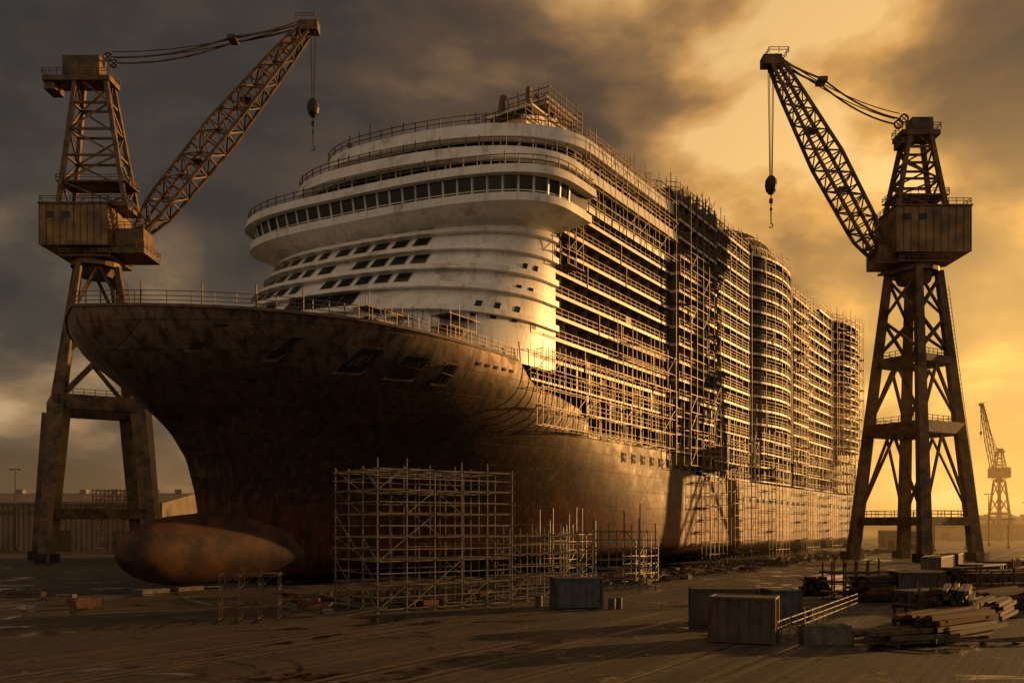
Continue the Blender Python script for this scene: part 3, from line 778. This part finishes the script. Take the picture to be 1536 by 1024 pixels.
# ------------------------------------------------------------ buildings / distance
def shed(x0,x1,y0,y1,h_,rh,name='warehouse',bays=8):
    e=empty(name,(x0,y0,0)); w_=MB(); Lx=x1-x0;Ly=y1-y0
    n=int(Lx/1.4)
    for i in range(n):
        a=Lx*i/n;c=Lx*(i+.5)/n;d_=Lx*(i+1)/n
        w_.poly([(a,0,0),(c,0,0),(c,0,h_),(a,0,h_)]); w_.poly([(c,.35,0),(d_,.35,0),(d_,.35,h_),(c,.35,h_)])
        w_.poly([(c,0,0),(c,.35,0),(c,.35,h_),(c,0,h_)])
    w_.poly([(0,.4,0),(0,Ly,0),(0,Ly,h_),(0,Ly/2,h_+rh),(0,.4,h_)]); w_.poly([(Lx,.4,0),(Lx,Ly,0),(Lx,Ly,h_),(Lx,Ly/2,h_+rh),(Lx,.4,h_)]); w_.poly([(0,Ly,0),(Lx,Ly,0),(Lx,Ly,h_),(0,Ly,h_)])
    w_.obj('walls',[M_shed],e)
    r_=MB(); r_.poly([(-.5,-.5,h_-.05),(Lx+.5,-.5,h_-.05),(Lx+.5,Ly/2,h_+rh),(-.5,Ly/2,h_+rh)]); r_.poly([(-.5,Ly+.5,h_-.05),(Lx+.5,Ly+.5,h_-.05),(Lx+.5,Ly/2,h_+rh+.01),(-.5,Ly/2,h_+rh+.01)])
    r_.bar((-.5,-.5,h_),(Lx+.5,-.5,h_),.25)
    for i in range(bays*2): r_.box((Lx*(i+.5)/(bays*2),Ly/2,h_+rh+.5),(2,2,1.2))
    r_.obj('roof',[M_shed],e)
    dd=MB()
    for i in range(bays):
        xx=Lx*(i+.5)/bays; dd.box((xx,-.05,h_*.22),(Lx/bays*.35,.1,h_*.44),0); 
        for q in (-.18,.18): dd.bar((xx+q*Lx/bays,-.15,0),(xx+q*Lx/bays,-.15,h_*.44),.12,1)
        dd.box((xx,-.06,h_*.8),(Lx/bays*.85,.08,h_*.09),2)
    dd.obj('doors_and_windows',[M_dark,M_steel,M_glass],e)
shed(-190,-95,235,285,13.0,3.6,bays=5)
shed(-110,-60,300,330,12,2,bays=4)
shed(205,260,420,450,8,2,bays=5); shed(262,330,470,500,10,2.5,bays=5); shed(190,215,560,590,9,2,bays=3)
for x,y,h_ in ((-133,232,22),(112,230,9),(131,250,10),(150,262,9),(165,300,18),(196,330,16),(214,340,22),(240,380,20),(280,420,26),(128,200,8)):
    p=MB(); p.bar((0,0,0),(0,0,h_),.16,0,.09); p.bar((-1.2,0,h_),(1.2,0,h_),.09); p.box((-1.1,0,h_-.15),(.9,.4,.25)); p.box((1.1,0,h_-.15),(.9,.4,.25)); p.box((0,0,.3),(.7,.7,.6))
    o=p.obj('lighting_mast',[M_steel]); o.location=(x,y,0)
hl=MB(); n=90
for (y,hm,x0,x1,sd) in ((1500,34,380,1900,3),(2600,48,-1900,2600,8),(1900,40,-1800,-500,5)):
    pr=None
    for i in range(n+1):
        x=lerp(x0,x1,i/n); hh=max(2,hm*(.55+.3*math.sin(i*.13+sd)+.2*math.sin(i*.31+sd*2)+.06*math.sin(i*1.7)))*min(1,i/8,(n-i)/8+.05)
        if pr: hl.poly([(pr[0],y,0),(x,y,0),(x,y+60,hh),(pr[0],y+60,pr[1])]); hl.poly([(pr[0],y+60,pr[1]),(x,y+60,hh),(x,y+400,0),(pr[0],y+400,0)])
        pr=(x,hh)
hl.obj('hills',[M_hill])

# ------------------------------------------------------------ haze (low sunlit dust further up the yard)
hz_=MB(); hz_.box((150,430,16),(800,560,40)); hm=bpy.data.materials.new('dusty_air'); hm.use_nodes=True; nt=hm.node_tree; nt.nodes.clear()
oo=nt.nodes.new('ShaderNodeOutputMaterial'); vs=nt.nodes.new('ShaderNodeVolumeScatter'); vs.inputs['Color'].default_value=(1,.78,.45,1); vs.inputs['Density'].default_value=.0010; vs.inputs['Anisotropy'].default_value=.6
nt.links.new(vs.outputs[0],oo.inputs['Volume']); hz_.obj('dusty_haze',[hm])

# ------------------------------------------------------------ sun, sky
to_sun=Vector((1,.52,0)).normalized(); EL=math.radians(8.5)
tsv=Vector((to_sun.x*math.cos(EL),to_sun.y*math.cos(EL),math.sin(EL)))
sl=bpy.data.lights.new('sun','SUN'); sl.energy=5.0; sl.angle=math.radians(.6); sl.color=(1,.50,.15)
so=bpy.data.objects.new('sun',sl); so.rotation_euler=tsv.to_track_quat('Z','Y').to_euler(); so.location=(200,100,100); sc.collection.objects.link(so)
w=bpy.data.worlds.new('World'); sc.world=w; w.use_nodes=True; nt=w.node_tree; N=nt.nodes; L=nt.links; N.clear()
out=N.new('ShaderNodeOutputWorld'); bg=N.new('ShaderNodeBackground'); L.new(bg.outputs[0],out.inputs[0])
sky=N.new('ShaderNodeTexSky'); sky.sky_type='NISHITA'; sky.sun_disc=False; sky.sun_elevation=EL; sky.sun_rotation=math.atan2(to_sun.x,to_sun.y); sky.dust_density=4
tc=N.new('ShaderNodeTexCoord'); D=tc.outputs['Generated']
sp=N.new('ShaderNodeSeparateXYZ'); L.new(D,sp.inputs[0])
zc=math_('ADD',math_('MAXIMUM',sp.outputs[2],0.),.45)
cb=N.new('ShaderNodeCombineXYZ'); L.new(math_('DIVIDE',sp.outputs[0],zc),cb.inputs[0]); L.new(math_('DIVIDE',sp.outputs[1],zc),cb.inputs[1]); L.new(math_('MULTIPLY',sp.outputs[2],1.5),cb.inputs[2])
Pv=cb.outputs[0]
def vadd(v,o_):
    n=N.new('ShaderNodeVectorMath'); n.operation='ADD'; L.new(v,n.inputs[0]); n.inputs[1].default_value=o_; return n.outputs[0]
P0=vadd(Pv,(5.3,2.2,0.4))
na=noise_(P0,2.1,10,.53,None,.2); nb=noise_(vadd(P0,(.09,.0,-.07)),2.1,10,.53,None,.2)
lo_=noise_(P0,1.5,4,.5,None,.3)
v=math_('ADD',.37,math_('MULTIPLY',math_('SUBTRACT',.5,na),2.2))
v=math_('ADD',v,math_('MULTIPLY',math_('SUBTRACT',.5,lo_),2.2))
v=math_('ADD',v,math_('MULTIPLY',math_('SUBTRACT',na,nb),3.4))
wn_=N.new('ShaderNodeTexNoise'); wn_.inputs['Scale'].default_value=2.6; wn_.inputs['Detail'].default_value=8; L.new(P0,wn_.inputs[0])
ws=N.new('ShaderNodeVectorMath'); ws.operation='MULTIPLY_ADD'; L.new(wn_.outputs[1],ws.inputs[0]); ws.inputs[1].default_value=(.5,.0,.5); L.new(vadd(D,(-.25,0,-.25)),ws.inputs[2])
def lobe(dr,pw,amt):
    global v
    n=N.new('ShaderNodeVectorMath'); n.operation='DOT_PRODUCT'; nn_=N.new('ShaderNodeVectorMath'); nn_.operation='NORMALIZE'; L.new(ws.outputs[0],nn_.inputs[0]); L.new(nn_.outputs[0],n.inputs[0]); n.inputs[1].default_value=Vector(dr).normalized()
    v=math_('ADD',v,math_('MULTIPLY',math_('POWER',math_('MAXIMUM',n.outputs['Value'],0.),pw),amt))
lobe((.12,1,.53),110,.34); lobe((.28,1,.42),80,.34); lobe((-.17,1,.46),140,.32); lobe((.42,1,.56),160,.30); lobe((-.50,1,.34),140,.14); lobe((.56,1,.28),90,.2)
lobe((-.05,1,.58),160,-.30); lobe((.24,1,.62),200,-.28); lobe((-.42,1,.54),50,-.20); lobe((.50,1,.46),160,-.28); lobe((-.55,1,.15),50,-.12)
vm=N.new('ShaderNodeVectorMath'); vm.operation='DOT_PRODUCT'; L.new(D,vm.inputs[0]); gd=Vector((.58,1,.14)).normalized(); vm.inputs[1].default_value=gd
dt=math_('MAXIMUM',vm.outputs['Value'],0.)
g1=math_('POWER',dt,5.); g2=math_('POWER',dt,45.)
cool=ramp_(v,[(0,(.034,.026,.019)),(.30,(.060,.043,.029)),(.55,(.13,.086,.048)),(.80,(.32,.195,.092)),(1,(.52,.34,.17))])
warm=ramp_(v,[(0,(.070,.033,.009)),(.30,(.15,.068,.015)),(.55,(.33,.15,.028)),(.80,(.74,.35,.062)),(1,(1.02,.60,.18))])
col=mix_(g1,cool,warm)
zpos=math_('MAXIMUM',sp.outputs[2],0.)
hz=math_('POWER',math_('SUBTRACT',1.,math_('MINIMUM',zpos,1.)),18.)
hcol=mix_(g1,(.17,.11,.058),(.90,.40,.065))
col=mix_(math_('MULTIPLY',hz,.6),col,hcol)
gl=mix_(1.,(.70,.38,.08),g2,'MULTIPLY'); col=mix_(1.,col,gl,'ADD')
back_fill=math_('MAXIMUM',math_('MULTIPLY',sp.outputs[1],-1.),0.)  # extra sky brightness behind the camera, added to light the superstructure front
col=mix_(1.,col,mix_(1.,(.30,.235,.17),back_fill,'MULTIPLY'),'ADD')
nsk=mix_(1.,sky.outputs[0],(.010,.010,.010),'MULTIPLY'); col=mix_(1.,col,nsk,'ADD')
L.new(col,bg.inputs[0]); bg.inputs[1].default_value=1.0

# ------------------------------------------------------------ camera
cam=bpy.data.cameras.new('camera'); cam.lens=30.47; cam.sensor_width=36; cam.shift_y=.181; cam.clip_end=12000; cam.clip_start=.5
co=bpy.data.objects.new('camera',cam); co.location=(0,0,6.5); co.rotation_euler=(math.radians(90),0,0); sc.collection.objects.link(co); sc.camera=co
